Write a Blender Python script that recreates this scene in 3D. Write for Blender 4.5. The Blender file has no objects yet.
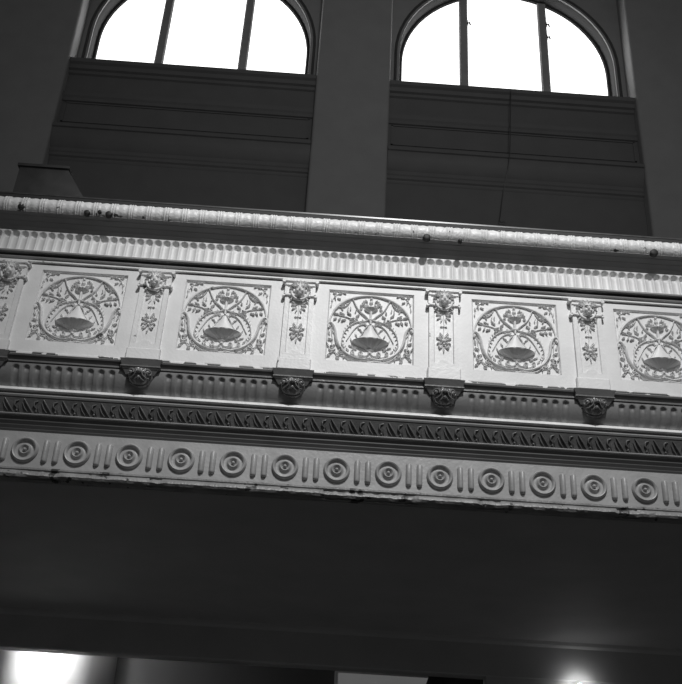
import bpy, math, random
from math import sin, cos, pi, radians, sqrt
from mathutils import Vector, Matrix

S = bpy.context.scene
COL = S.collection

# ------------------------------------------------------------------ camera
def setup_camera():
    pit, rol, yaw = radians(28.6804), radians(3.2869), radians(1.1845)
    F = Vector((sin(yaw)*cos(pit), cos(yaw)*cos(pit), sin(pit)))
    R = Vector((cos(yaw), -sin(yaw), 0))
    U = R.cross(F)
    r = cos(rol)*R + sin(rol)*U
    u = -sin(rol)*R + cos(rol)*U
    cam = bpy.data.cameras.new('camera')
    cam.sensor_fit = 'HORIZONTAL'; cam.sensor_width = 36; cam.lens = 36*974/682
    cam.clip_end = 200
    o = bpy.data.objects.new('camera', cam); COL.objects.link(o)
    m = Matrix(((r.x, u.x, -F.x, 0), (r.y, u.y, -F.y, 0), (r.z, u.z, -F.z, 1.6), (0, 0, 0, 1)))
    o.matrix_world = m
    S.camera = o
setup_camera()

# ------------------------------------------------------------------ world, light, exposure
w = bpy.data.worlds.new('world'); S.world = w; w.use_nodes = True
w.node_tree.nodes['Background'].inputs[0].default_value = (1, 1, 1, 1)
w.node_tree.nodes['Background'].inputs[1].default_value = 0.05
S.view_settings.view_transform = 'Standard'; S.view_settings.look = 'None'
S.view_settings.exposure = 0.0; S.view_settings.gamma = 1.0
S.view_settings.use_curve_mapping = False
S.cycles.max_bounces = 6

def lamp(name, typ, loc, target, energy, **kw):
    d = bpy.data.lights.new(name, typ); d.energy = energy
    for k, v in kw.items(): setattr(d, k, v)
    o = bpy.data.objects.new(name, d); COL.objects.link(o); o.location = loc
    if target is not None:
        o.rotation_euler = (Vector(target)-Vector(loc)).to_track_quat('-Z', 'Y').to_euler()
    return o
# assumed unseen spotlight thrown on the balcony front from the far side of the hall
lamp('assumed_spotlight', 'SPOT', (1.6, -3.2, 14.9), (.75, 6.95, 5.75), 6300, spot_size=radians(38), spot_blend=1.0, shadow_soft_size=0.15)
# added soft fill with no seen source, brightens the centre of the wall behind
lamp('wall_fill_light', 'SPOT', (2.0, -8, 13), (1.3, 11, 11), 1100, spot_size=radians(42), spot_blend=1.0, shadow_soft_size=1.2)
# added broad soft fill from in front
lamp('added_front_fill', 'AREA', (2.5, -9, 13), (1, 8, 6), 170, shape='RECTANGLE', size=5.0, size_y=3.0)

# ------------------------------------------------------------------ materials
def paint(name, g, rough=0.5, var=0.10, scale=6.0, bump=0.0, chip=None, chipcol=0.03, spec=0.5, zchip=None):
    """grey oil paint; var = mottling, chip = threshold of the flaked spots, zchip = (z0,z1) local height range of the flakes"""
    m = bpy.data.materials.new(name); m.use_nodes = True
    nt = m.node_tree; N = nt.nodes; L = nt.links
    b = N['Principled BSDF']; b.inputs['Roughness'].default_value = rough
    b.inputs['Specular IOR Level'].default_value = spec
    geo = N.new('ShaderNodeNewGeometry')
    n1 = N.new('ShaderNodeTexNoise'); n1.inputs['Scale'].default_value = scale; n1.inputs['Detail'].default_value = 6
    L.new(geo.outputs['Position'], n1.inputs['Vector'])
    mr = N.new('ShaderNodeMapRange'); mr.inputs[1].default_value = 0.3; mr.inputs[2].default_value = 0.7
    mr.inputs[3].default_value = g*(1-var); mr.inputs[4].default_value = g*(1+var)
    L.new(n1.outputs['Fac'], mr.inputs[0])
    out = mr.outputs[0]
    if chip:
        n2 = N.new('ShaderNodeTexNoise'); n2.inputs['Scale'].default_value = 9.0; n2.inputs['Detail'].default_value = 4
        L.new(geo.outputs['Position'], n2.inputs['Vector'])
        gt = N.new('ShaderNodeMapRange'); gt.inputs[1].default_value = chip; gt.inputs[2].default_value = chip+0.015
        L.new(n2.outputs['Fac'], gt.inputs[0]); fac = gt.outputs[0]
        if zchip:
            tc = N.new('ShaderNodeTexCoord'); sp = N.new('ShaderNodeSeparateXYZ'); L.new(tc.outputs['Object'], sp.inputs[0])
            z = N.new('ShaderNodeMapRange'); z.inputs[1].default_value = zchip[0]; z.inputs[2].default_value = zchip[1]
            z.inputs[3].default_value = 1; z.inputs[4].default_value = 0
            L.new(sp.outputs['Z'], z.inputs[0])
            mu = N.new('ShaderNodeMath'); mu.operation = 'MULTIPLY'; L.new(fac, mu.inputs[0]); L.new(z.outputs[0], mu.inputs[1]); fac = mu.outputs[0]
        mx = N.new('ShaderNodeMix'); mx.data_type = 'FLOAT'
        L.new(fac, mx.inputs[0]); L.new(out, mx.inputs[2]); mx.inputs[3].default_value = chipcol
        out = mx.outputs[0]
    cc = N.new('ShaderNodeCombineColor')
    for i in range(3): L.new(out, cc.inputs[i])
    L.new(cc.outputs[0], b.inputs['Base Color'])
    if bump:
        n3 = N.new('ShaderNodeTexNoise'); n3.inputs['Scale'].default_value = 45; n3.inputs['Detail'].default_value = 5
        L.new(geo.outputs['Position'], n3.inputs['Vector'])
        bp = N.new('ShaderNodeBump'); bp.inputs['Strength'].default_value = bump; bp.inputs['Distance'].default_value = 0.01
        L.new(n3.outputs['Fac'], bp.inputs['Height']); L.new(bp.outputs[0], b.inputs['Normal'])
    return m

def glow(name, strength):
    m = bpy.data.materials.new(name); m.use_nodes = True
    nt = m.node_tree; N = nt.nodes; L = nt.links
    b = N['Principled BSDF']; b.inputs['Base Color'].default_value = (.8, .8, .8, 1); b.inputs['Roughness'].default_value = .3
    geo = N.new('ShaderNodeNewGeometry')
    n1 = N.new('ShaderNodeTexNoise'); n1.inputs['Scale'].default_value = 1.5
    L.new(geo.outputs['Position'], n1.inputs['Vector'])
    mr = N.new('ShaderNodeMapRange'); mr.inputs[3].default_value = strength*.85; mr.inputs[4].default_value = strength*1.15
    L.new(n1.outputs['Fac'], mr.inputs[0])
    b.inputs['Emission Color'].default_value = (1, 1, 1, 1)
    L.new(mr.outputs[0], b.inputs['Emission Strength'])
    return m

M_white = paint('old_white_paint', .78, .42, .07, 5, bump=.25, chip=.69, chipcol=.25)
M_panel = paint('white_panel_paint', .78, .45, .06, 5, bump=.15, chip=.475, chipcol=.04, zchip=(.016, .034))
M_rail = paint('chipped_rail_paint', .86, .38, .10, 12, bump=.6, chip=.655, chipcol=.08)
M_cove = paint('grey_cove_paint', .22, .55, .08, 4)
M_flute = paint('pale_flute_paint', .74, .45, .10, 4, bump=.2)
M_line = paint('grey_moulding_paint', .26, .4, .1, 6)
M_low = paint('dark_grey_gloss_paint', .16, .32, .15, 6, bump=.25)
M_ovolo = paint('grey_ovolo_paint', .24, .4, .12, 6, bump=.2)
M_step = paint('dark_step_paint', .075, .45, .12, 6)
M_arch = paint('dark_arch_paint', .05, .8, .1, 6)
M_boss = paint('bracket_gloss_paint', .20, .22, .2, 9, bump=.2)
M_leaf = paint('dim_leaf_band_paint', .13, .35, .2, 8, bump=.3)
M_frieze = paint('mid_grey_frieze_paint', .37, .38, .10, 7, bump=.25)
M_ledge = paint('worn_pale_ledge_paint', .80, .35, .12, 9, bump=.3)
M_lip = paint('worn_lip_paint', .26, .4, .25, 7, bump=.6, chip=.64, chipcol=.04)
M_dark = paint('dark_padding', .02, .6, .2, 8)
M_hole = paint('black_iron', .012, .6, .1, 8)
M_thin = paint('brass_strip', .07, .3, .3, 14)
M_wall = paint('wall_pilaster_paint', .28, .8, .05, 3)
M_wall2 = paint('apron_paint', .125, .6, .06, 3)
M_reveal = paint('reveal_paint', .55, .7, .05, 3)
M_frame = paint('window_frame_paint', .32, .8, .1, 6)
M_soffit = paint('soffit_paint', .42, .7, .06, 2)
M_floor = paint('floor_boards', .12, .6, .2, 3)
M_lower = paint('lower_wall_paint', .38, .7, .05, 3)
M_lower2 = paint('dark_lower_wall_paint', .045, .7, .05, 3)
M_metal = paint('dark_metal', .06, .35, .1, 9)
M_box = paint('dark_wood', .085, .5, .2, 7)
M_glass = glow('daylit_frosted_glass', 2.2)
M_lampg = glow('lamp_glass', 12.0)
M_dim = glow('dim_glow_panel', .09)  # faint emission added so the pale panel stands out of the dark
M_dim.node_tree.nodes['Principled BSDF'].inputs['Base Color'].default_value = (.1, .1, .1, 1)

# ------------------------------------------------------------------ mesh building
class MB:
    def __init__(s): s.v = []; s.f = []
    def add(s, vs, fs):
        n = len(s.v); s.v += [tuple(p) for p in vs]; s.f += [tuple(i+n for i in f) for f in fs]; return s
    def box(s, x0, x1, y0, y1, z0, z1):
        vs = [(x, y, z) for x in (x0, x1) for y in (y0, y1) for z in (z0, z1)]
        return s.add(vs, [(0, 1, 3, 2), (4, 6, 7, 5), (0, 4, 5, 1), (2, 3, 7, 6), (0, 2, 6, 4), (1, 5, 7, 3)])
    def bevbox(s, x0, x1, y0, y1, z0, z1, b):
        """box whose front (low y) edges are chamfered"""
        vs = [(x0, y1, z0), (x1, y1, z0), (x1, y1, z1), (x0, y1, z1),
              (x0, y0+b, z0), (x1, y0+b, z0), (x1, y0+b, z1), (x0, y0+b, z1),
              (x0+b, y0, z0+b), (x1-b, y0, z0+b), (x1-b, y0, z1-b), (x0+b, y0, z1-b)]
        return s.add(vs, [(0, 3, 2, 1), (8, 9, 10, 11)] + [(i, (i+1) % 4, 4+(i+1) % 4, 4+i) for i in range(4)] + [(4+i, 4+(i+1) % 4, 8+(i+1) % 4, 8+i) for i in range(4)])
    def extr(s, prof, x0, x1, closed=True):
        n = len(prof)
        vs = [(x0, y, z) for y, z in prof] + [(x1, y, z) for y, z in prof]
        fs = [(i, (i+1) % n, n+(i+1) % n, n+i) for i in range(n if closed else n-1)]
        if closed: fs += [tuple(range(n))[::-1], tuple(range(n, 2*n))]
        return s.add(vs, fs)
    def grid(s, rows):
        """rows: list of equal-length point lists"""
        n = len(rows[0]); vs = [p for r in rows for p in r]
        return s.add(vs, [(i*n+j, i*n+j+1, (i+1)*n+j+1, (i+1)*n+j) for i in range(len(rows)-1) for j in range(n-1)])
    def tube(s, pts, r, sec=7, up=(0, -1, 0), flat=1.0):
        """tube through pts; r number or list; flat scales the thickness along `up`"""
        P = [Vector(p) for p in pts]; n = len(P); up = Vector(up)
        if not hasattr(r, '__len__'): r = [r]*n
        rows = []
        for i, p in enumerate(P):
            t = (P[min(i+1, n-1)]-P[max(i-1, 0)]).normalized()
            a = t.cross(up)
            if a.length < 1e-4: a = t.orthogonal()
            a.normalize(); b = a.cross(t).normalized()
            rows.append([p + a*(r[i]*cos(2*pi*k/sec)) + b*(r[i]*flat*sin(2*pi*k/sec)) for k in range(sec)])
        vs = [q for row in rows for q in row]
        fs = [(i*sec+k, i*sec+(k+1) % sec, (i+1)*sec+(k+1) % sec, (i+1)*sec+k) for i in range(n-1) for k in range(sec)]
        fs += [tuple(range(sec))[::-1], tuple(range((n-1)*sec, n*sec))]
        return s.add(vs, fs)
    def leaf(s, x, z, ang, ln, wd, h, y0=0.0):
        """pointed domed leaf lying on the plane y=y0, base at (x,z), pointing along ang; curls up towards the tip"""
        d = Vector((cos(ang), 0, sin(ang))); c = Vector((-sin(ang), 0, cos(ang))); b = Vector((x, y0, z))
        o = Vector((0, -1, 0)); T = [0, .18, .45, .75, 1.0]; W = [.12, .75, 1, .6, .03]; H = [.5, .9, .8, 1.1, 1.0]
        rows = []
        for t, ww, hh in zip(T, W, H):
            p = b + d*(ln*t)
            rows.append([p - c*(wd*ww/2), p - c*(wd*ww*.3)+o*(h*hh*.75), p+o*(h*hh*.5), p + c*(wd*ww*.3)+o*(h*hh*.75), p + c*(wd*ww/2)])
        s.grid(rows)
        p = b + d*ln
        return s.add([p-c*(wd*.03), p+c*(wd*.03), p+o*h], [(0, 1, 2)])
    def blob(s, c, rx, ry, rz, nu=10, nv=7, half=False, fn=None):
        cx, cy, cz = c; rows = []
        for j in range(nv+1):
            ph = -pi/2 + pi*j/nv
            row = []
            for i in range(nu+1):
                th = (pi if half else 2*pi)*i/nu
                k = fn(th, ph) if fn else 1
                row.append((cx-rx*cos(ph)*cos(th)*k, cy-ry*cos(ph)*sin(th)*k, cz+rz*sin(ph)))
            rows.append(row)
        return s.grid(rows)
    def lathe_y(s, cx, cy, cz, prof, n=28):
        """revolve (radius, out) profile round the y axis; out is towards the hall"""
        rows = [[(cx+r*cos(2*pi*k/n), cy-o, cz+r*sin(2*pi*k/n)) for k in range(n+1)] for r, o in prof]
        return s.grid(rows)
    def lathe_z(s, cx, cy, z0, prof, n=20):
        rows = [[(cx+r*cos(2*pi*k/n), cy+r*sin(2*pi*k/n), z0+h) for k in range(n+1)] for r, h in prof]
        return s.grid(rows)
    def build(s, name, mat, parent=None, smooth=True, loc=None, rot=None, weld=True, ang=35):
        me = bpy.data.meshes.new(name); me.from_pydata(s.v, [], s.f)
        import bmesh
        bm = bmesh.new(); bm.from_mesh(me)
        if weld: bmesh.ops.remove_doubles(bm, verts=bm.verts, dist=1e-5)
        bmesh.ops.recalc_face_normals(bm, faces=bm.faces)
        for f in bm.faces: f.smooth = smooth
        if smooth:
            for e in bm.edges:
                if len(e.link_faces) == 2 and e.calc_face_angle(0) > radians(ang): e.smooth = False
        bm.to_mesh(me); bm.free()
        me.materials.append(mat)
        o = bpy.data.objects.new(name, me); COL.objects.link(o)
        if parent: o.parent = parent
        if loc: o.location = loc
        if rot: o.rotation_euler = rot
        return o

def empty(name, loc=(0, 0, 0), parent=None):
    o = bpy.data.objects.new(name, None); COL.objects.link(o); o.location = loc; o.empty_display_size = .1
    if parent: o.parent = parent
    return o
def tag(o, label, cat, group=None, kind=None):
    o['label'] = label; o['category'] = cat
    if group: o['group'] = group
    if kind: o['kind'] = kind
    return o
def structure(o): o['kind'] = 'structure'; return o
def copy_part(o, parent, dx):
    c = o.copy(); COL.objects.link(c); c.parent = parent; c.location = o.location + Vector((dx, 0, 0))
    for ch in o.children:
        k = ch.copy(); COL.objects.link(k); k.parent = c
    return c
def smoothline(pts, n=6):
    """Catmull-Rom through 2-D points"""
    P = [pts[0]] + list(pts) + [pts[-1]]; out = []
    for i in range(1, len(P)-2):
        p0, p1, p2, p3 = P[i-1], P[i], P[i+1], P[i+2]
        for k in range(n):
            t = k/n
            out.append(tuple(.5*((2*p1[a]) + (-p0[a]+p2[a])*t + (2*p0[a]-5*p1[a]+4*p2[a]-p3[a])*t*t + (-p0[a]+3*p1[a]-3*p2[a]+p3[a])*t**3) for a in (0, 1)))
    out.append(tuple(pts[-1])); return out

# ------------------------------------------------------------------ the setting
XL, XR = -7.5, 7.5
floor = structure(MB().box(XL, XR, -3, 13.2, -.1, 0).build('floor', M_floor, smooth=False))
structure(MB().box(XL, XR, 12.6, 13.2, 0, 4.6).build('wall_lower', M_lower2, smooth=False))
# soffit slab with a shallow step and the beam that closes it towards the back
structure(MB().extr([(7.09, 4.085), (11.4, 4.085), (12.6, 4.085), (12.6, 4.6), (11.45, 5.9), (7.32, 5.5), (7.32, 4.75), (7.15, 4.7)], XL, XR).build('ceiling', M_soffit, smooth=False))
structure(MB().extr([(11.40, 3.675), (11.42, 3.66), (11.62, 3.66), (11.62, 4.085), (11.36, 4.085), (11.37, 4.05), (11.39, 4.03), (11.40, 4.02)], XL, XR).build('trim_1', M_soffit, smooth=False))
structure(MB().lathe_z(-3.03, 12.82, 0, [(.78, 0), (.78, 4.085)], 64).build('wall_curved', M_lower))
structure(MB().box(2.1, 4.3, 11.42, 11.62, 0, 3.67).build('wall_pier', M_soffit, smooth=False))

# upper wall: three piers and, in the two bays between, an apron and an arched window wall
Z0, Z1 = 4.9, 18.2
def pier(name, x0, x1):
    b = .05
    m = MB().extr([(11.5, Z0), (11.5, Z1), (12.7, Z1), (12.7, Z0)], x0+b, x1-b)
    # rounded arrises
    for sx, xe in ((1, x0), (-1, x1)):
        pts = [(xe+sx*b*(1-sin(a)), 11.5+b*(1-cos(a))) for a in [pi/2*k/5 for k in range(6)]]
        pts = pts + [(xe, 12.7), (xe+sx*b, 12.7)]
        n = len(pts)
        m.add([(x, y, Z0) for x, y in pts]+[(x, y, Z1) for x, y in pts], [(i, i+1, n+i+1, n+i) for i in range(n-1)])
    return structure(m.build(name, M_wall, smooth=True))
pier('wall_left', XL, -4.29)
pier('wall_center', -.39, .78)
pier('wall_right', 4.70, XR)

def bay(x0, x1, k):
    xc = (x0+x1)/2; R = 1.80; zs = 13.65; zb = 12.9
    e = .003
    # apron: profile from the bottom to the sill
    pr = [(11.60, Z0), (11.60, 10.70), (11.585, 10.72), (11.575, 10.75), (11.55, 10.77), (11.55, 10.82), (11.535, 10.84), (11.535, 10.90), (11.52, 10.92),
          (11.50, 10.96), (11.465, 11.03), (11.44, 11.12), (11.435, 11.20), (11.41, 11.21), (11.41, 11.265), (11.43, 11.285), (11.52, 11.30), (11.53, 11.36), (11.55, 11.385),
          (11.57, 11.39), (11.57, 11.83), (11.545, 11.84), (11.545, 11.90), (11.525, 11.93), (11.52, 12.0), (11.55, 12.02), (11.57, 12.04),
          (11.57, 12.38), (11.54, 12.40), (11.535, 12.45), (11.50, 12.47), (11.49, 12.54), (11.455, 12.57), (11.45, 12.64), (11.47, 12.655), (12.7, 12.72), (12.7, Z0)]
    pr = [(y+(.095 if y < 12 else 0), z+(.07 if z > 5 else 0)) for y, z in pr]
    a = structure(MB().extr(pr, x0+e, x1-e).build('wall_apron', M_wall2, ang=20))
    # raised frame line of the long inset panel
    f = MB()
    for xa, xb, za, zb2 in ((x0+.05, x0+.08, 11.42, 11.81), (x1-.08, x1-.05, 11.42, 11.81), (x0+.05, x1-.05, 11.42, 11.435), (x0+.05, x1-.05, 11.795, 11.81)):
        f.box(xa, xb, 11.651, 11.67, za+.07, zb2+.07)
    f.build('panel_moulding', M_wall2, a, smooth=False)
    # window wall with the arched opening (front 11.85, back 12.2)
    N = 32
    arc = [(xc-R, zb), (xc-R, zs)] + [(xc-R*cos(pi*i/N), zs+R*sin(pi*i/N)) for i in range(1, N)] + [(xc+R, zs), (xc+R, zb)]
    rect = []
    zt = Z1-.5
    for (x, z) in arc:
        if z <= zs+1e-6: rect.append((x0 if x < xc else x1, z))
        else:
            dx, dz = x-xc, z-zs; s = min(((x1-x0)/2)/abs(dx) if abs(dx) > 1e-6 else 1e9, (zt-zs)/dz)
            rect.append((xc+dx*s, zs+dz*s))
    m = MB()
    m.grid([[(x, 11.85, z) for x, z in rect], [(x, 11.85, z) for x, z in arc], [(x, 12.2, z) for x, z in arc], [(x, 12.2, z) for x, z in rect]])
    m.box(x0, x1, 11.85, 12.2, zt, Z1)
    structure(m.build('wall_arch', M_wall, ang=50))
    # architrave mouldings round the opening
    m = MB()
    sec = [(.00, 12.12), (.0, 11.90), (.02, 11.865), (.045, 11.86), (.055, 11.84), (.075, 11.83), (.095, 11.84), (.10, 11.86)]
    rows = []
    for d, y in sec:
        rr = R-.012+d
        rows.append([(xc-rr, y, zb)] + [(xc-rr*cos(pi*i/N), y, zs+rr*sin(pi*i/N)) for i in range(N+1)] + [(xc+rr, y, zb)])
    m.grid(rows)
    structure(m.build('trim_%d' % (k+1), M_arch, ang=40))
    # the window
    win = structure(empty('window_%d' % k, (xc, 12.1, zb)))
    m = MB(); rows = []
    for d, y in [(0, .08), (0, -.03), (.04, -.03), (.055, -.01), (.055, .08)]:
        rr = R-.014-d
        rows.append([(-rr, y, 0)] + [(-rr*cos(pi*i/N), y, zs-zb+rr*sin(pi*i/N)) for i in range(N+1)] + [(rr, y, 0)])
    m.grid(rows); m.box(-R+.02, R-.02, -.03, .08, 0, .05)
    m.build('window_frame', M_arch, win, ang=30)
    mx = .69
    for sx in (-1, 1):
        h = zs-zb+sqrt(R*R-mx*mx)-.05
        m = MB(); m.bevbox(sx*mx-.075, sx*mx+.075, -.06, .05, .04, h, .02)
        mu = m.build('mullion', M_frame, win, smooth=False)
        if k == 2:
            c = MB()
            zz = [1.75] if sx < 0 else [1.55, 1.85]
            for z in zz:
                c.tube([(sx*mx+.07, -.03, z), (sx*mx+.105, -.05, z+.01), (sx*mx+.12, -.05, z-.05)], .016, 6)
                c.box(sx*mx+.055, sx*mx+.08, -.05, .0, z-.05, z+.06)
            c.build('catch', M_metal, mu)
    # three panes, each following the arch
    for xa, xb in ((-R+.03, -mx-.05), (-mx+.05, mx-.05), (mx+.05, R-.03)):
        n = 14; m = MB(); bot = []; top = []
        for i in range(n+1):
            x = xa+(xb-xa)*i/n
            bot.append((x, 0.0, .04)); top.append((x, 0.0, zs-zb+sqrt(max(0, (R-.03)**2-x*x))))
        m.grid([bot, top, [(x, .012, z) for x, y, z in top], [(x, .012, z) for x, y, z in bot]])
        m.build('pane', M_glass, win, smooth=False)
    return a
bay(-4.29, -.39, 1)
bay(.78, 4.70, 2)

# ------------------------------------------------------------------ the balcony front
B = 1.2; X0 = -.221; XA, XB = X0-3.0*B, X0+5.0*B
bal = tag(empty('balcony', (X0, 7.0, 4.085)), 'long ornate white and grey plaster balcony front with relief panels, crossing the hall', 'balcony')
BL = Vector(bal.location)
def bp(mb, name, mat, **k):            # world-coordinate part of the balcony
    mb.v = [(x-BL.x, y-BL.y, z-BL.z) for x, y, z in mb.v]
    return mb.build(name, mat, bal, **k)

# body behind the ornament
core = bp(MB().extr([(7.02, 6.50), (7.02, 5.0), (7.12, 4.8), (7.14, 4.12), (7.16, 4.12), (7.3, 4.76), (7.3, 6.48)], XA, XB), 'parapet_core', M_low, smooth=False)
# padded hand rail and the brass strip on its back edge
hr = bp(MB().extr([(6.86, 6.515), (6.845, 6.54), (6.86, 6.585), (6.90, 6.612), (7.2, 6.63), (7.34, 6.60), (7.36, 6.52), (7.3, 6.49), (6.9, 6.49)], XA, XB), 'hand_rail', M_dark)
hr['label'] = 'dark padded hand rail'
bp(MB().extr([(6.885, 6.608), (6.885, 6.622), (6.90, 6.622), (6.90, 6.608)], XA, XB), 'edging_strip', M_thin, smooth=False)

# wreathed roll moulding under the rail: groups of reeds every .15 m
def roll():
    m = MB(); rows = []; cy, cz = 6.85, 6.44; n = 14
    xs = []; x = XA; per = .15
    while x < XB:
        for d, k in ((0, 1.0), (.012, 1.07), (.020, .98), (.032, 1.07), (.040, .98), (.052, 1.07), (.064, .97), (.085, 1.0), (.107, 1.035), (.128, 1.0), (.142, .96)):
            xs.append((x+d, k))
        x += per
    for x, k in xs:
        rows.append([(x, cy-.088*k*sin(a)-.0, cz+.080*k*cos(a)) for a in [(-.06*pi + 1.12*pi*i/n) for i in range(n+1)]])
    m.grid(rows); return bp(m, 'roll_moulding', M_rail, ang=60)
roll()
kn = None
for i, (x, z, r) in enumerate([(-2.612, 6.405, .032), (-2.06, 6.385, .026), (-1.955, 6.40, .018), (-1.877, 6.385, .028), (.815, 6.375, .032), (.695, 6.42, .016), (2.758, 6.38, .034), (1.10, 6.365, .018)]):
    if kn is None:
        kn = MB().lathe_y(0, 0, 0, [(0, .010), (.55, .010), (.72, .008), (.9, .005), (1.0, -.004), (1.02, -.03)], 16)
        kn.v = [(a*.03, b, c*.03) for a, b, c in kn.v]; kn = kn.build('round_knob', M_hole, bal); kn['label'] = 'small black round knob'; o = kn
    else:
        o = kn.copy(); COL.objects.link(o); o.parent = bal
    o.location = Vector((x, 6.775, z))-BL; o.scale = (r/.03, 1, r/.03)

# cove under the roll: stepped and hollow
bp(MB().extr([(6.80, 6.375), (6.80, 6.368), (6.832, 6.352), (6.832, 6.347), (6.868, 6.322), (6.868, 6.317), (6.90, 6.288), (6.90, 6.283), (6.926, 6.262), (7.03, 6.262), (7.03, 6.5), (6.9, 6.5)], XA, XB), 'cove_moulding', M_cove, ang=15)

# fluted band: sixteen channels a bay with sunk round heads
def flutes(x0, x1, nfl, prof, depth, head, fill, cols=12, hdepth=.04):
    """prof(t)->(y,z,ny,nz): point and outward normal at t (0 top .. 1 bottom)"""
    m = MB(); n = 34; T = [i/n for i in range(n+1)]
    per = (x1-x0)/nfl; rows = []
    H = None
    xs = [x0+per*(i+j/cols) for i in range(nfl) for j in range(cols)]+[x1]
    y0, z0, _, _ = prof(0); y1, z1, _, _ = prof(1); ln = sqrt((y1-y0)**2+(z1-z0)**2)
    for t in T:
        row = []
        for x in xs:
            u = ((x-x0)/per) % 1.0; dx = (u-.5)*per; hw = per*.5*(1-fill)
            s = t*ln; top = head[0]; bot = ln-head[1]
            d = 0
            if top < s < bot:
                k = abs(dx)/hw
                if k < 1: d = depth*sqrt(1-k*k)
                # rounded head and foot
                if s < top+2*hw:
                    q = sqrt(dx*dx+(top+hw-s)**2)/hw
                    hd = hdepth*sqrt(1-q*q) if q < 1 else 0
                    if s < top+hw: d = hd
                    else:
                        bl = (s-top-hw)/hw; d = d*(bl+(1-bl)*hdepth/depth)
                if head[1] > 0 and s > bot-hw:
                    q = sqrt(dx*dx+(s-bot+hw)**2)/hw
                    d = min(d, depth*sqrt(1-q*q)) if q < 1 else 0
            y, z, ny, nz = prof(t)
            row.append((x, y-ny*d, z-nz*d))
        rows.append(row)
    return m.grid(rows)
def fprof(t):      # slightly flared band
    y = 6.925-.018*t**2; return (y, 6.262-.207*t, -1, 0)
bp(flutes(XA, XB, 16*8, fprof, .016, (.010, 0), .14), 'fluted_band', M_flute, ang=70)
bp(MB().extr([(6.906, 6.055), (6.905, 6.040), (6.97, 6.037), (6.97, 6.026), (6.947, 6.024), (6.938, 6.017), (6.935, 6.007), (6.940, 5.997), (6.955, 5.991), (7.03, 5.990), (7.03, 6.055)], XA, XB), 'string_moulding', M_line, ang=25)
bp(MB().extr([(6.965, 5.990), (6.952, 5.988), (6.950, 5.974), (6.965, 5.971), (7.03, 5.971), (7.03, 5.990)], XA, XB), 'string_fillet', M_white, smooth=False)

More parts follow.
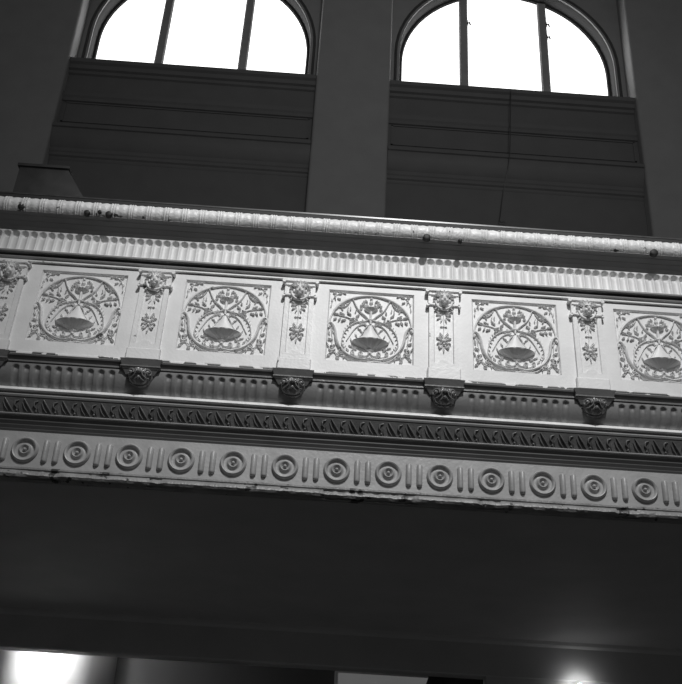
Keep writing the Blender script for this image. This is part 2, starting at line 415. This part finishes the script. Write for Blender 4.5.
# ---- relief panels (local frame: x along, z up, y=0 on the plate, ornament towards -y)
LEAN = radians(-3.0); PY, PZ = 6.905, 5.088
HW, RB, RT, DP = .358, .135, .822, .022
def make_panel():
    m = MB()
    H = .870
    o_ = [(-.6, 0), (.6, 0), (.6, H), (-.6, H)]
    i1 = [(-HW, RB), (HW, RB), (HW, RT), (-HW, RT)]
    i2 = [(-HW+.012, RB+.012), (HW-.012, RB+.012), (HW-.012, RT-.010), (-HW+.012, RT-.010)]
    def ring(a, ya, b, yb):
        m.add([(x, ya, z) for x, z in a]+[(x, yb, z) for x, z in b], [(k, (k+1) % 4, 4+(k+1) % 4, 4+k) for k in range(4)])
    ring([(x, z) for x, z in o_], .05, o_, 0)
    ring(o_, 0, i1, 0); ring(i1, 0, i2, DP)
    m.add([(x, DP, z) for x, z in i2], [(0, 1, 2, 3)])
    # lip along the bottom edge
    m.bevbox(-.6, .6, -.012, .03, -.004, .022, .006)
    p = m.build('relief_panel', M_panel, bal, ang=20, weld=True)
    U, V, ZC = .350, .342, .486
    def wv(v): return v+.055*max(0, 1-v*v)
    def P(u, v, out=0.0): return (u*U, DP-out, ZC+wv(v)*V)
    def T(mb, pts, r, out=.010, n=5, sec=7, flat=1.9):
        q = smoothline(pts, n)
        if hasattr(r, '__len__'):
            k = len(q)-1; rr = [r[0]+(r[1]-r[0])*i/k for i in range(k+1)] if len(r) == 2 else [r[0]+(r[1]-r[0])*min(1, 2*i/k)+(r[2]-r[1])*max(0, 2*i/k-1) for i in range(k+1)]
        else: rr = r
        mb.tube([P(a, b, out) for a, b in q], rr, sec, flat=flat)
    def L(mb, u, v, deg, ln, wd, h=.02): mb.leaf(u*U, ZC+wv(v)*V, radians(deg), ln*.95, wd*.85, h*1.3, DP)
    def vol(u, v, r, sgn, start, turns=1.25, n=16):
        out = []
        for i in range(n+1):
            t = i/n; a = radians(start)+sgn*2*pi*turns*t; rr = r*(1-.85*t)
            out.append((u+rr*cos(a), v+rr*sin(a)*1.07))
        return out
    # wreath arch over the top: bound roll, thicker at the shoulders
    m = MB(); q = []; n = 60
    for i in range(n+1):
        a = pi*(i/n); q.append((-.97*cos(a), -.06+.93*sin(a)))
    rr = [(.0065+.0060*max(0, sin(2*pi*i/n)**2*(1 if 8 < i < 52 else .3)))*(1+.16*(i % 2)) for i in range(n+1)]
    m.tube([P(a, b, .010) for a, b in q], rr, 8, flat=1.3)
    m.build('wreath_arch', M_white, p, ang=80)
    # lower scrolls of the frame
    m = MB()
    for s in (-1, 1):
        T(m, [(s*x, z) for x, z in [(.985, -.17), (1.0, -.08), (.945, -.03), (.88, -.09), (.83, -.22), (.80, -.42), (.74, -.60), (.62, -.77), (.45, -.88), (.25, -.945), (.1, -.93), (0, -.90)]], (.009, .013, .009), .008)
        m.blob(P(s*.97, -.12, .008), .016, .018, .016, 8, 6)
        T(m, [(s*x, z) for x, z in [(.70, -.68), (.55, -.90), (.33, -1.0), (.12, -.985), (0, -1.02)]], (.006, .010), .006)
        T(m, [(s*x, z) for x, z in [(.81, -.35), (.90, -.20), (.86, -.08)]], (.006, .003), .006)
    m.build('frame_scroll', M_white, p, ang=80)
    # slender funnel with its little bowl
    m = MB()
    for s in (-1, 1):
        T(m, [(s*x, z) for x, z in [(.62, .66), (.52, .76), (.44, .72), (.37, .55), (.28, .38), (.14, .24), (.04, .13)]], (.005, .009), .007)
        T(m, [(s*x, z) for x, z in [(.04, .13), (.14, .10), (.20, .14)]], (.006, .003), .007)
    m.blob(P(0, .13, .010), .022, .020, .016, 10, 6)
    T(m, [(0, .36), (0, .2), (0, .0)], (.012, .009), .008)
    m.build('funnel_scroll', M_white, p, ang=80)
    def bowl(name, vtop, vbot, hw, out, ribs, parent):
        """half bowl standing out of the plate: flared rim, ribbed underside tapering to a foot"""
        mb = MB(); rows = []; nn = 36
        zt, zb = ZC+vtop*V, ZC+vbot*V; h = zt-zb
        pr = [(0, 1.0), (.55, 1.05), (.86, 1.03), (.99, .98), (1.0, .93), (.90, .80), (.72, .55), (.50, .30), (.30, .12), (.20, 0), (.24, -.08), (.16, -.16), (0, -.18)]
        for k, (r, zz) in enumerate(pr):
            row = []
            for i in range(nn+1):
                a = pi*i/nn; rb = 1+(.07*cos(a*ribs*2) if 4 < k < 9 else 0)
                row.append((-hw*r*cos(a), DP-out*r*sin(a)*rb, zb+h*zz))
            rows.append(row)
        mb.grid(rows); return mb.build(name, M_white, parent, ang=60)
    bowl('small_bowl', .50, .40, .058, .055, 8, p)
    bowl('fountain_bowl', -.45, -.645, .154, .098, 12, p)
    # conical veil above the large bowl and its side strands
    m = MB(); rows = []
    for t in [i/8 for i in range(9)]:
        hwid = .018+.085*t**1.4; rows.append([(-hwid*cos(pi*k/12), DP-.004-(.012+.016*t)*sin(pi*k/12), ZC+V*(.02-.39*t)) for k in range(13)])
    m.grid(rows)
    for s in (-1, 1):
        T(m, [(s*x, z) for x, z in [(.06, -.05), (.14, -.15), (.20, -.30), (.30, -.42), (.42, -.50)]], (.006, .005), .008)
        T(m, [(s*x, z) for x, z in [(.03, -.03), (.10, -.035), (.15, -.01)]], (.005, .003), .01)
    m.build('water_veil', M_white, p, ang=60)
    # palm fronds arching from the knot
    m = MB()
    for s in (-1, 1):
        arc_ = [(.12, .08), (.28, .06), (.44, -.03), (.57, -.18), (.64, -.36), (.66, -.55), (.60, -.66)]
        T(m, [(s*x, z) for x, z in arc_], (.0055, .004), .008)
        T(m, [(s*x, z) for x, z in [(.10, .02), (.26, -.04), (.38, -.16), (.47, -.32), (.55, -.48)]], (.006, .004), .006)
        for k, (x, z) in enumerate(smoothline(arc_, 2)[2:]):
            L(m, s*x, z, (90-s*(75-12*k)) if s > 0 else (90+(75-12*k)), .026, .009, .011)
            L(m, s*x, z, 90+s*(60+10*k) if s > 0 else 90-(60+10*k), .024, .009, .011)
        for x, z, d in [(.30, -.12, 215), (.36, -.28, 235), (.24, -.18, 225), (.46, -.40, 250), (.50, -.60, 200), (.40, -.66, 175)]:
            L(m, s*x, z, d if s > 0 else 180-d, .040, .015, .018)
    m.build('palm_frond', M_white, p, ang=70)
    # loose leaf sprays at mid height, one each side
    for s in (-1, 1):
        m = MB()
        T(m, [(s*x, z) for x, z in [(.22, .02), (.40, .10), (.58, .18), (.76, .22)]], .004, .006)
        for x, z, d, l in [(.30, .08, 60, .05), (.36, .20, 150, .045), (.42, .06, -30, .04), (.46, .24, 35, .05), (.50, .12, 170, .05), (.56, .34, 100, .045), (.58, .10, -20, .05),
                           (.62, .24, 20, .055), (.66, .38, 60, .04), (.70, .14, -50, .045), (.76, .24, 10, .05), (.48, .38, 80, .035), (.38, .32, 120, .03), (.80, .12, -20, .035)]:
            L(m, s*x, z, d if s > 0 else 180-d, l*.9, .017, .024)
        m.build('leaf_spray', M_white, p, ang=70)
    # shoulder leaves on the arch
    for s in (-1, 1):
        m = MB()
        T(m, [(s*x, z) for x, z in [(.50, .66), (.58, .52), (.68, .46), (.82, .47)]], (.004, .006), .008)
        L(m, s*.60, .50, 0 if s > 0 else 180, .060, .019, .024); L(m, s*.68, .50, 30 if s > 0 else 150, .035, .013, .018); L(m, s*.52, .60, -40 if s > 0 else 220, .04, .018, .02)
        m.build('shoulder_leaf', M_white, p, ang=70)
    # flowers over the small bowl
    m = MB()
    for x, z, d, l in [(0, .50, 90, .05), (-.05, .50, 125, .05), (.05, .50, 55, .05), (-.10, .52, 155, .06), (.10, .52, 25, .06), (-.14, .60, 170, .04), (.14, .60, 10, .04), (-.08, .66, 140, .04), (.08, .66, 40, .04), (-.2, .46, 200, .035), (.2, .46, -20, .035)]:
        L(m, x, z, d, l*.85, .018, .022)
    for x, z, r in [(0, .66, .017), (-.17, .68, .012), (.17, .68, .012), (-.24, .56, .011), (.24, .56, .011), (0, .78, .012), (-.1, .57, .012), (.1, .57, .012)]:
        m.blob(P(x, z, .008), r, .016, r, 8, 6)
    m.build('flower_bunch', M_white, p, ang=70)
    # corners
    for s in (-1, 1):
        m = MB()
        for x, z, d, l in [(.93, .90, 200, .036), (.88, .78, 250, .034), (.80, .88, 170, .034), (.95, .72, 265, .034), (.82, .74, 200, .036), (.68, .92, 190, .028), (.95, .54, 275, .030), (.90, .86, 100, .026)]:
            L(m, s*x, z, d if s > 0 else 180-d, l, .016, .020)
        m.blob(P(s*.87, .80, .006), .010, .014, .010, 8, 6); m.blob(P(s*.76, .88, .004), .007, .010, .007, 8, 6); m.blob(P(s*.93, .64, .004), .007, .010, .007, 8, 6)
        T(m, [(s*x, z) for x, z in [(.66, .92), (.79, .88), (.87, .80), (.93, .66), (.95, .46)]], (.003, .0045), .004)
        m.build('corner_leaf', M_white, p, ang=70)
        m = MB()
        for x, z, d, l in [(.80, -.62, -20, .06), (.86, -.50, 20, .055), (.84, -.78, -40, .06), (.70, -.84, -60, .05), (.94, -.36, 70, .05), (.90, -.88, -10, .035), (.60, -.86, -100, .035), (.95, -.66, 50, .045), (.78, -.92, -160, .04), (.90, -.22, 80, .035)]:
            L(m, s*x, z, d if s > 0 else 180-d, l*.85, .021, .024)
        T(m, [(s*x, z) for x, z in vol(.88, -.70, .08, 1, 200)], (.008, .005), .008, 1)
        T(m, [(s*x, z) for x, z in vol(.66, -.80, .07, -1, 100)], (.008, .005), .008, 1)
        T(m, [(s*x, z) for x, z in [(.56, -.90), (.70, -.86), (.80, -.80), (.88, -.70), (.88, -.48), (.91, -.18)]], (.004, .005), .005)
        T(m, [(s*x, z) for x, z in [(.74, -.93), (.82, -.80), (.92, -.88)]], (.004, .004), .004)
        m.build('corner_scroll', M_white, p, ang=70)
    # foot of the fountain
    m = MB()
    for s in (-1, 1):
        T(m, [(s*x, z) for x, z in [(.02, -.80), (.08, -.86), (.15, -.86)]+vol(.20, -.79, .062, 1, -120)], (.008, .005), .010, 2)
        T(m, [(s*x, z) for x, z in [(.25, -.88), (.33, -.86)]+vol(.39, -.76, .055, 1, -120)], (.006, .004), .007, 2)
        L(m, s*.30, -.70, 20 if s > 0 else 160, .035, .015, .018); L(m, s*.48, -.74, 40 if s > 0 else 140, .035, .015, .018)
    for d in (30, 60, 90, 120, 150, -30, -60, -90, -120, -150): L(m, 0, -.88, d, .030, .014, .022)
    m.blob(P(0, -.88, .012), .012, .016, .012, 8, 6); m.blob(P(0, -.78, .012), .018, .02, .014, 8, 6)
    for x in (-.22, -.12, 0, .12, .22): L(m, x, -.95, -90+x*120, .028, .016, .02)
    m.build('foot_ornament', M_white, p, ang=70)
    return p

def make_pilaster():
    m = MB()
    F = -.034
    # shaft with sunk field: outer 0.236 wide
    hw = .120; iw = .082; z0, z1 = .10, .80; a0, a1 = .155, .76
    m.bevbox(-hw-.014, hw+.014, F-.012, .01, .0, .105, .008)        # base block
    o_ = [(-hw, z0), (hw, z0), (hw, z1), (-hw, z1)]
    def ringp(A, ya, Bq, yb):
        n = len(A); m.add([(x, ya, z) for x, z in A]+[(x, yb, z) for x, z in Bq], [(k, (k+1) % n, n+(k+1) % n, n+k) for k in range(n)])
    ringp(o_, .01, o_, F)
    # field outline has an arched bump at its foot
    def fld(d):
        pts = [(-iw+d, a0+d)]
        pts += [(-.052, a0+d)] + [(.045*-cos(pi*k/8), a0+d+.035*sin(pi*k/8)) for k in range(0, 9)] + [(.052, a0+d)]
        pts += [(iw-d, a0+d), (iw-d, a1-d), (-iw+d, a1-d)]
        return pts
    A = fld(0); Bf = fld(.007)
    n = len(A)
    # flat face between the shaft outline and the field, as strips
    m.add([(-hw, F, z0), (-iw, F, z0), (-iw, F, z1), (-hw, F, z1)], [(0, 1, 2, 3)])
    m.add([(hw, F, z0), (iw, F, z0), (iw, F, z1), (hw, F, z1)], [(0, 1, 2, 3)])
    m.add([(-iw, F, a1), (iw, F, a1), (iw, F, z1), (-iw, F, z1)], [(0, 1, 2, 3)])
    low = A[:-2]
    m.add([(x, F, z) for x, z in low]+[(x, F, z0) for x, z in low], [(i, i+1, len(low)+i+1, len(low)+i) for i in range(len(low)-1)])
    ringp(A, F, Bf, F+.012)
    m.add([(x, F+.012, z) for x, z in Bf], [tuple(range(n))])
    p = m.build('pilaster', M_white, bal, smooth=False)
    G = F+.012
    # capital: two scroll-ended bars
    m = MB()
    m.bevbox(-.145, .145, F-.030, .01, .832, .862, .008)
    m.bevbox(-.128, .128, F-.016, .01, .800, .834, .008)
    m.bevbox(-.138, .138, F-.018, .01, .700, .724, .006)
    for s in (-1, 1):
        m.tube([(s*.138, F-.030, .842), (s*.138, .005, .842)], .015, 10)
        m.tube([(s*.132, F-.018, .707), (s*.132, .005, .707)], .014, 10)
        m.box(min(s*.105, s*.128), max(s*.105, s*.128), F-.006, .01, .72, .81)
    m.build('capital', M_white, p, ang=40)
    # mask: crowned grotesque face inside a collar
    m = MB()
    def face(th, ph): return 1+.10*cos(3*th)*cos(ph)
    m.blob((0, F-.014, .742), .044, .062, .064, 16, 12)                 # head
    m.blob((0, F-.076, .735), .011, .018, .022, 8, 6)                   # nose
    for s in (-1, 1):
        m.blob((s*.019, F-.066, .765), .015, .016, .008, 8, 6)          # brows
        m.blob((s*.020, F-.066, .722), .013, .014, .013, 8, 6)          # cheeks
        m.blob((s*.050, F-.014, .748), .010, .016, .018, 8, 6)          # ears
        m.blob((s*.018, F-.066, .750), .007, .008, .005, 8, 6)          # eyes
    m.blob((0, F-.064, .697), .018, .016, .009, 8, 6)                   # chin
    m.blob((0, F-.072, .712), .016, .010, .004, 8, 5)                   # lip
    m.build('mask', M_white, p, ang=80)
    m = MB()
    for d in (90, 62, 118, 35, 145, 10, 170):
        m.leaf(.02*cos(radians(d)), .785, radians(d), .056, .028, .034, F-.022)
    q = [(.068*cos(a)*-1, F-.016, .735-.072*sin(a)) for a in [pi*k/14 for k in range(15)]]
    m.tube(q, .011, 8, flat=1.4)
    for s in (-1, 1):
        for z, d in ((.77, 20), (.745, 0), (.71, -25), (.685, -50)): m.leaf(s*.055, z, radians(d if s > 0 else 180-d), .036, .018, .02, F-.006)
    m.build('mask_collar', M_white, p, ang=70)
    # pendant of leaves and flowers
    m = MB()
    for s in (-1, 1):
        for x, z, d, l in [(.014, .625, -10, .05), (.018, .60, -35, .048), (.012, .585, -70, .04), (.030, .64, 20, .035)]:
            m.leaf(s*x, z, radians(d if s > 0 else 180-d), l, .018, .022, G)
        for x, z, d, l in [(.006, .40, 55, .05), (.010, .375, 20, .055), (.010, .35, -15, .05), (.008, .32, -45, .045), (.03, .40, 75, .03), (.035, .33, -70, .03)]:
            m.leaf(s*x, z, radians(d if s > 0 else 180-d), l, .020, .026, G)
        m.blob((s*.020, G-.006, .505), .010, .012, .008, 8, 5)
    m.leaf(0, .31, -pi/2, .055, .02, .026, G)
    m.blob((0, G-.010, .365), .018, .020, .018, 10, 7); m.blob((0, G-.008, .335), .012, .016, .012, 8, 6); m.blob((0, G-.006, .505), .010, .014, .012, 8, 5)
    m.tube([(0, G-.002, .62), (.003, G-.004, .52), (-.002, G-.004, .44), (0, G-.004, .38)], .0045, 6)
    m.build('flower_drop', M_white, p, ang=70)
    return p

pan = make_panel(); pil = make_pilaster()
pan.rotation_euler = (LEAN, 0, 0); pil.rotation_euler = (LEAN, 0, 0)
pan.location = Vector((X0-2.5*B, PY+.02, PZ))-BL; pil.location = Vector((X0-3*B+.15, PY+.02, PZ))-BL
for k in range(1, 8): copy_part(pan, bal, k*B)
pil.location.x = -2*B
for k in range(1, 7): copy_part(pil, bal, k*B)
# the outermost pilasters of the stretch stand at both ends as well
copy_part(pil, bal, -B+.14)

# ---- mouldings below the panels
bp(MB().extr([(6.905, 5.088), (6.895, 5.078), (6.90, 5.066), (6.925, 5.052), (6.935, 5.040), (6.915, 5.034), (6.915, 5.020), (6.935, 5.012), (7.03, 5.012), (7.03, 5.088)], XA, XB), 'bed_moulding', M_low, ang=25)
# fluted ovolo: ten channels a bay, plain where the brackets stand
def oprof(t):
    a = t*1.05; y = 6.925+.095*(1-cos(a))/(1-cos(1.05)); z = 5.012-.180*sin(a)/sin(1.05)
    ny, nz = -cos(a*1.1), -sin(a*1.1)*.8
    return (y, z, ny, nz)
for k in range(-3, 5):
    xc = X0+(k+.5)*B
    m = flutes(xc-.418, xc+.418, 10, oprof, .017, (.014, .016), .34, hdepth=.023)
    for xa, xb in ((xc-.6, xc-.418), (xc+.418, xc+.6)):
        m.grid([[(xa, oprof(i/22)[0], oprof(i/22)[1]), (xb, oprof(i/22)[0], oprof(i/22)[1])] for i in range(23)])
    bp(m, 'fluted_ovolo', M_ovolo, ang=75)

def make_bracket():
    m = MB()
    def slab(hw0, hw1, d0, d1, z0, z1):        # tapering block: half widths and projections at z0 (top) and z1
        m.add([(-hw0, .04, z0), (hw0, .04, z0), (hw0, -d0, z0), (-hw0, -d0, z0), (-hw1, .04, z1), (hw1, .04, z1), (hw1, -d1, z1), (-hw1, -d1, z1)],
              [(0, 1, 2, 3), (4, 7, 6, 5), (0, 4, 5, 1), (1, 5, 6, 2), (2, 6, 7, 3), (3, 7, 4, 0)])
    slab(.165, .150, .062, .040, .034, -.016)
    slab(.156, .158, .048, .048, -.018, -.028)
    slab(.158, .135, .046, .030, -.029, -.048)
    slab(.135, .112, .028, .010, -.049, -.085)
    b = m.build('bracket', M_low, bal, smooth=False)
    m = MB()
    def fn(th, ph): return 1+.05*cos(th*9)
    m.blob((0, .05, -.068), .110, .125, .105, 36, 16, half=True, fn=fn)
    m.v = [(x, y, min(z, -.052)) for x, y, z in m.v]
    m.build('bracket_bowl', M_boss, b, ang=70)
    m = MB()
    def sp(x, z):   # a point on the bowl
        q = max(0, 1-(x/.108)**2-((z+.068)/.105)**2); return (x, .05-.125*sqrt(q)-.008, z)
    for s in (-1, 1):
        pts = []
        for i in range(18):
            t = i/17; a = radians(200)-2*pi*1.2*t; r = .030*(1-.75*t)
            pts.append(sp(s*(.070+r*cos(a)), -.082+r*sin(a)))
        m.tube(pts, .0085, 6)
        m.tube([sp(s*x, z) for x, z in [(.098, -.10), (.085, -.135), (.06, -.152), (.03, -.166), (0, -.170)]], .008, 6)
        m.tube([sp(s*x, z) for x, z in [(.02, -.08), (.03, -.11), (.055, -.125), (.075, -.12)]], .007, 6)
        m.tube([sp(s*x, z) for x, z in [(.0, -.115), (.02, -.135), (.045, -.145)]], .007, 6)
        m.blob(sp(s*.070, -.080), .014, .016, .014, 8, 6)
    m.blob(sp(0, -.085), .018, .022, .016, 8, 6); m.blob(sp(0, -.125), .010, .014, .016, 8, 6)
    for x in (-.045, -.025, 0, .025, .045): m.tube([sp(x*.5, -.09), sp(x, -.075+.01), sp(x*1.3, -.058)], (.006, .008, .004), 6)
    m.build('acanthus_scroll', M_boss, b, ang=80)
    return b
br = make_bracket(); br.location = Vector((X0-2*B, 6.925, 5.052))-BL
for k in range(1, 7): copy_part(br, bal, k*B)

# bright half-round ledge
bp(MB().extr([(7.02, 4.834), (6.985, 4.830), (6.972, 4.822), (6.962, 4.808), (6.960, 4.798), (6.968, 4.790), (7.01, 4.788), (7.12, 4.788), (7.12, 4.834)], XA, XB), 'ledge_moulding', M_ledge, ang=30)
bp(MB().extr([(7.01, 4.790), (7.01, 4.776), (6.985, 4.774), (6.978, 4.762), (6.985, 4.750), (7.0, 4.742), (7.12, 4.74), (7.12, 4.790)], XA, XB), 'ledge_fillet', M_line, ang=30)

# leaf-and-dart band, eight repeats a bay
def leafband():
    m = MB(); y0, z0, y1, z1 = 6.992, 4.742, 7.045, 4.628
    m.grid([[(XA, y0, z0), (XB, y0, z0)], [(XA, y1, z1), (XB, y1, z1)]])
    def q(x, t, o): return (x, y0+(y1-y0)*t-o*.55, z0+(z1-z0)*t-o*.25)
    n = 8*8; per = B/8
    for i in range(n):
        x = XA+per*(i+.5)
        m.tube([q(x-.050, .06, .004), q(x-.03, .30, .012), q(x-.005, .60, .012), q(x+.022, .92, .004)], (.005, .008, .008, .004), 6)
        m.tube([q(x-.062, .30, .002), q(x-.045, .60, .008), q(x-.02, .86, .004)], (.004, .007, .004), 5)
        m.tube([q(x+.062, .15, .002), q(x+.035, .22, .009), q(x+.028, .45, .010), q(x+.050, .62, .009), q(x+.040, .85, .004)], (.004, .008, .007, .007, .004), 5)
        m.tube([q(x+.070, .40, .002), q(x+.064, .60, .007), q(x+.070, .85, .003)], (.003, .006, .003), 5)
        m.blob(q(x+.048, .80, .004), .010, .010, .010, 6, 5)
    return bp(m, 'leaf_moulding', M_leaf, ang=80)
leafband()
bp(MB().extr([(7.045, 4.630), (7.026, 4.628), (7.022, 4.620), (7.028, 4.612), (7.055, 4.606), (7.12, 4.600), (7.12, 4.630)], XA, XB), 'fillet_moulding', M_line, ang=20)
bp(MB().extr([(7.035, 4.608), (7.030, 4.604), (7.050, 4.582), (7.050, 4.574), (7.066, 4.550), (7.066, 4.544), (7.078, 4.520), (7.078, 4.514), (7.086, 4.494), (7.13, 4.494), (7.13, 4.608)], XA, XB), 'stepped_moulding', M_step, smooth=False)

# frieze with roundels and twin bars
fr = bp(MB().box(XA, XB, 7.078, 7.15, 4.196, 4.495), 'frieze', M_frieze, smooth=False)
rd = None
pr = [(.104, -.012), (.104, .004), (.100, .014), (.091, .020), (.081, .018), (.075, .009), (.072, .003), (.058, .0015), (.048, .004), (.044, .012), (.036, .018), (.027, .014), (.022, .004), (.016, .002), (.0145, .012), (.010, .020), (.0, .023)]
for k in range(-8, 14):
    x = -.230+.4*k
    if x < XA+.15 or x > XB-.12: continue
    if rd is None:
        rd = MB().lathe_y(0, 0, 0, [(r, o*1.45) for r, o in pr], 36).build('roundel', M_frieze, bal, ang=60)
        bar = MB(); n = 10; hw = .024; h0, h1 = -.098, .094
        rows = []
        for t, s in [(h1, 0), (h1-.003, .5), (h1-.010, .85), (h1-.02, 1), (.0, 1), (h0+.02, 1), (h0+.008, .9), (h0+.003, .6), (h0, 0)]:
            rows.append([(-hw*s*cos(pi*i/n), .004-.036*s*sin(pi*i/n), t) for i in range(n+1)])
        bar.grid(rows); bar = bar.build('upright_bar', M_frieze, bal, ang=50)
        r_ = rd; bs = [bar, bar.copy()]; COL.objects.link(bs[1]); bs[1].parent = bal
    else:
        r_ = rd.copy(); COL.objects.link(r_); r_.parent = bal
        bs = [bar.copy(), bar.copy()]
        for b in bs: COL.objects.link(b); b.parent = bal
    r_.location = Vector((x, 7.078, 4.343))-BL
    bs[0].location = Vector((x+.2-.042, 7.078, 4.343))-BL; bs[1].location = Vector((x+.2+.042, 7.078, 4.343))-BL

# bottom lip, chipped
def lip():
    m = MB(); random.seed(4); rows = []
    prof = [(7.08, 4.200), (7.05, 4.196), (7.035, 4.186), (7.035, 4.174), (7.045, 4.168), (7.035, 4.160), (7.022, 4.146), (7.018, 4.128), (7.03, 4.112), (7.06, 4.108), (7.065, 4.098), (7.10, 4.086), (7.2, 4.086)]
    xs = []; x = XA; chips = [(-2.55, .10), (-2.05, .12), (.28, .22), (.62, .16), (1.35, .10), (2.4, .08), (-1.2, .06)]
    while x < XB: xs.append(x); x += .03
    xs.append(XB)
    for x in xs:
        c = 0
        for cx, cw in chips:
            if abs(x-cx) < cw: c = max(c, random.uniform(.3, 1))
        row = []
        for i, (y, z) in enumerate(prof):
            if 5 <= i <= 9: y += .022*c+random.uniform(-.0015, .0015); z += random.uniform(-.003, .003)*(1+c)
            row.append((x, y, z))
        rows.append(row)
    m.grid(rows); return bp(m, 'bottom_lip', M_lip, ang=40)
lip()

# ------------------------------------------------------------------ small things
# cord hanging on the apron under the right-hand window
m = MB()
pts = [(2.70, 11.43, 12.62), (2.685, 11.42, 12.3), (2.67, 11.42, 12.0), (2.655, 11.42, 11.6), (2.63, 11.39, 11.28), (2.60, 11.41, 11.0), (2.555, 11.50, 10.75), (2.52, 11.53, 10.5), (2.49, 11.55, 10.25), (2.47, 11.55, 10.12), (2.50, 11.55, 10.10), (2.54, 11.55, 10.12), (2.555, 11.55, 10.09)]
pts = [(x, y+.085, z+.05) for x, y, z in pts]
tag(m.tube(pts, .007, 6).build('cord', M_metal), 'thin dark cord hanging down the wall below the right-hand arched window', 'cord')

# dark box standing on the gallery behind the rail
bx = tag(empty('box', (-2.86, 8.0, 5.60)), 'dark box with a sloping right shoulder behind the balcony rail at far left', 'box')
m = MB(); A = [(-.26, 0), (.45, 0), (.45, 1.62), (.25, 1.93), (-.22, 1.93)]
m.add([(x, -.3, z) for x, z in A]+[(x, .3, z) for x, z in A], [(0, 1, 2, 3, 4), (5, 9, 8, 7, 6)]+[(k, (k+1) % 5, 5+(k+1) % 5, 5+k) for k in range(5)])
m.build('body', M_box, bx, smooth=False)
MB().box(-.24, .265, -.32, .32, 1.93, 1.96).build('lid', M_box, bx, smooth=False)

# pale panel under the balcony, with a glow added to lift it
tw = tag(empty('pale_panel', (.46, 12.56, 3.46)), 'pale panel with an added faint glow in the dark wall, cut by the bottom edge at centre', 'panel')
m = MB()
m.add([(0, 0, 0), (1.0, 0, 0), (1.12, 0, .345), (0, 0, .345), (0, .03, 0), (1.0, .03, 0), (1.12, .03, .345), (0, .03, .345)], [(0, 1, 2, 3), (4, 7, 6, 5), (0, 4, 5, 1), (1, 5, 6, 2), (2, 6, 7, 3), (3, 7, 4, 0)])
m.build('pane', M_dim, tw, smooth=False)  # the pale panel itself, glow added by its material
m = MB(); m.box(-.04, 0, -.02, .04, -.04, .37); m.box(0, 1.12, -.02, .04, .345, .37); m.box(-.04, 1.04, -.02, .04, -.04, 0)
m.build('pale_panel_frame', M_soffit, tw, smooth=False)

# two wall lamps
def wall_lamp(loc, label, back):
    t = tag(empty('wall_lamp', loc), label, 'lamp')
    MB().lathe_y(0, back, 0, [(0, .03), (.05, .03), (.06, .02), (.065, 0)], 20).build('back_plate', M_metal, t)
    return t
# left: a small globe on a short arm close to the curved white wall
t = wall_lamp((-3.03, 11.76, 3.97), 'wall lamp glaring on the white curved wall at the bottom left, under the beam', .275)
MB().tube([(0, .26, 0), (0, .08, .02), (0, 0, .0), (0, 0, -.04)], .012, 8, up=(1, 0, 0)).build('arm', M_metal, t)
MB().blob((0, 0, -.09), .055, .055, .055, 16, 12).build('glass_globe', M_lampg, t)
d = bpy.data.lights.new('lamp_light', 'POINT'); d.energy = 62; d.shadow_soft_size = .04
o = bpy.data.objects.new('lamp_light', d); COL.objects.link(o); o.parent = t; o.location = (0, 0, -.19)
# right: a bare bulb on a short arm fixed to the pier
t = wall_lamp((3.14, 11.33, 3.50), 'wall lamp with glowing bulb at the bottom edge on the right, under the balcony', .11)
MB().tube([(0, .10, 0), (0, .04, -.02), (0, 0, 0), (0, 0, .03)], .012, 8, up=(1, 0, 0)).build('arm', M_metal, t)
MB().lathe_z(0, 0, .015, [(0, 0), (.024, 0), (.028, .03), (.022, .035), (0, .035)], 20).build('lamp_holder', M_metal, t)
MB().blob((0, 0, .088), .036, .036, .045, 16, 10).build('bulb', M_lampg, t)
d = bpy.data.lights.new('lamp_light', 'SPOT'); d.energy = 5; d.shadow_soft_size = .03; d.spot_size = radians(165); d.spot_blend = 1.0
o = bpy.data.objects.new('lamp_light', d); COL.objects.link(o); o.parent = t; o.location = (0, -.045, .085); o.rotation_euler = (radians(90+8), 0, 0)
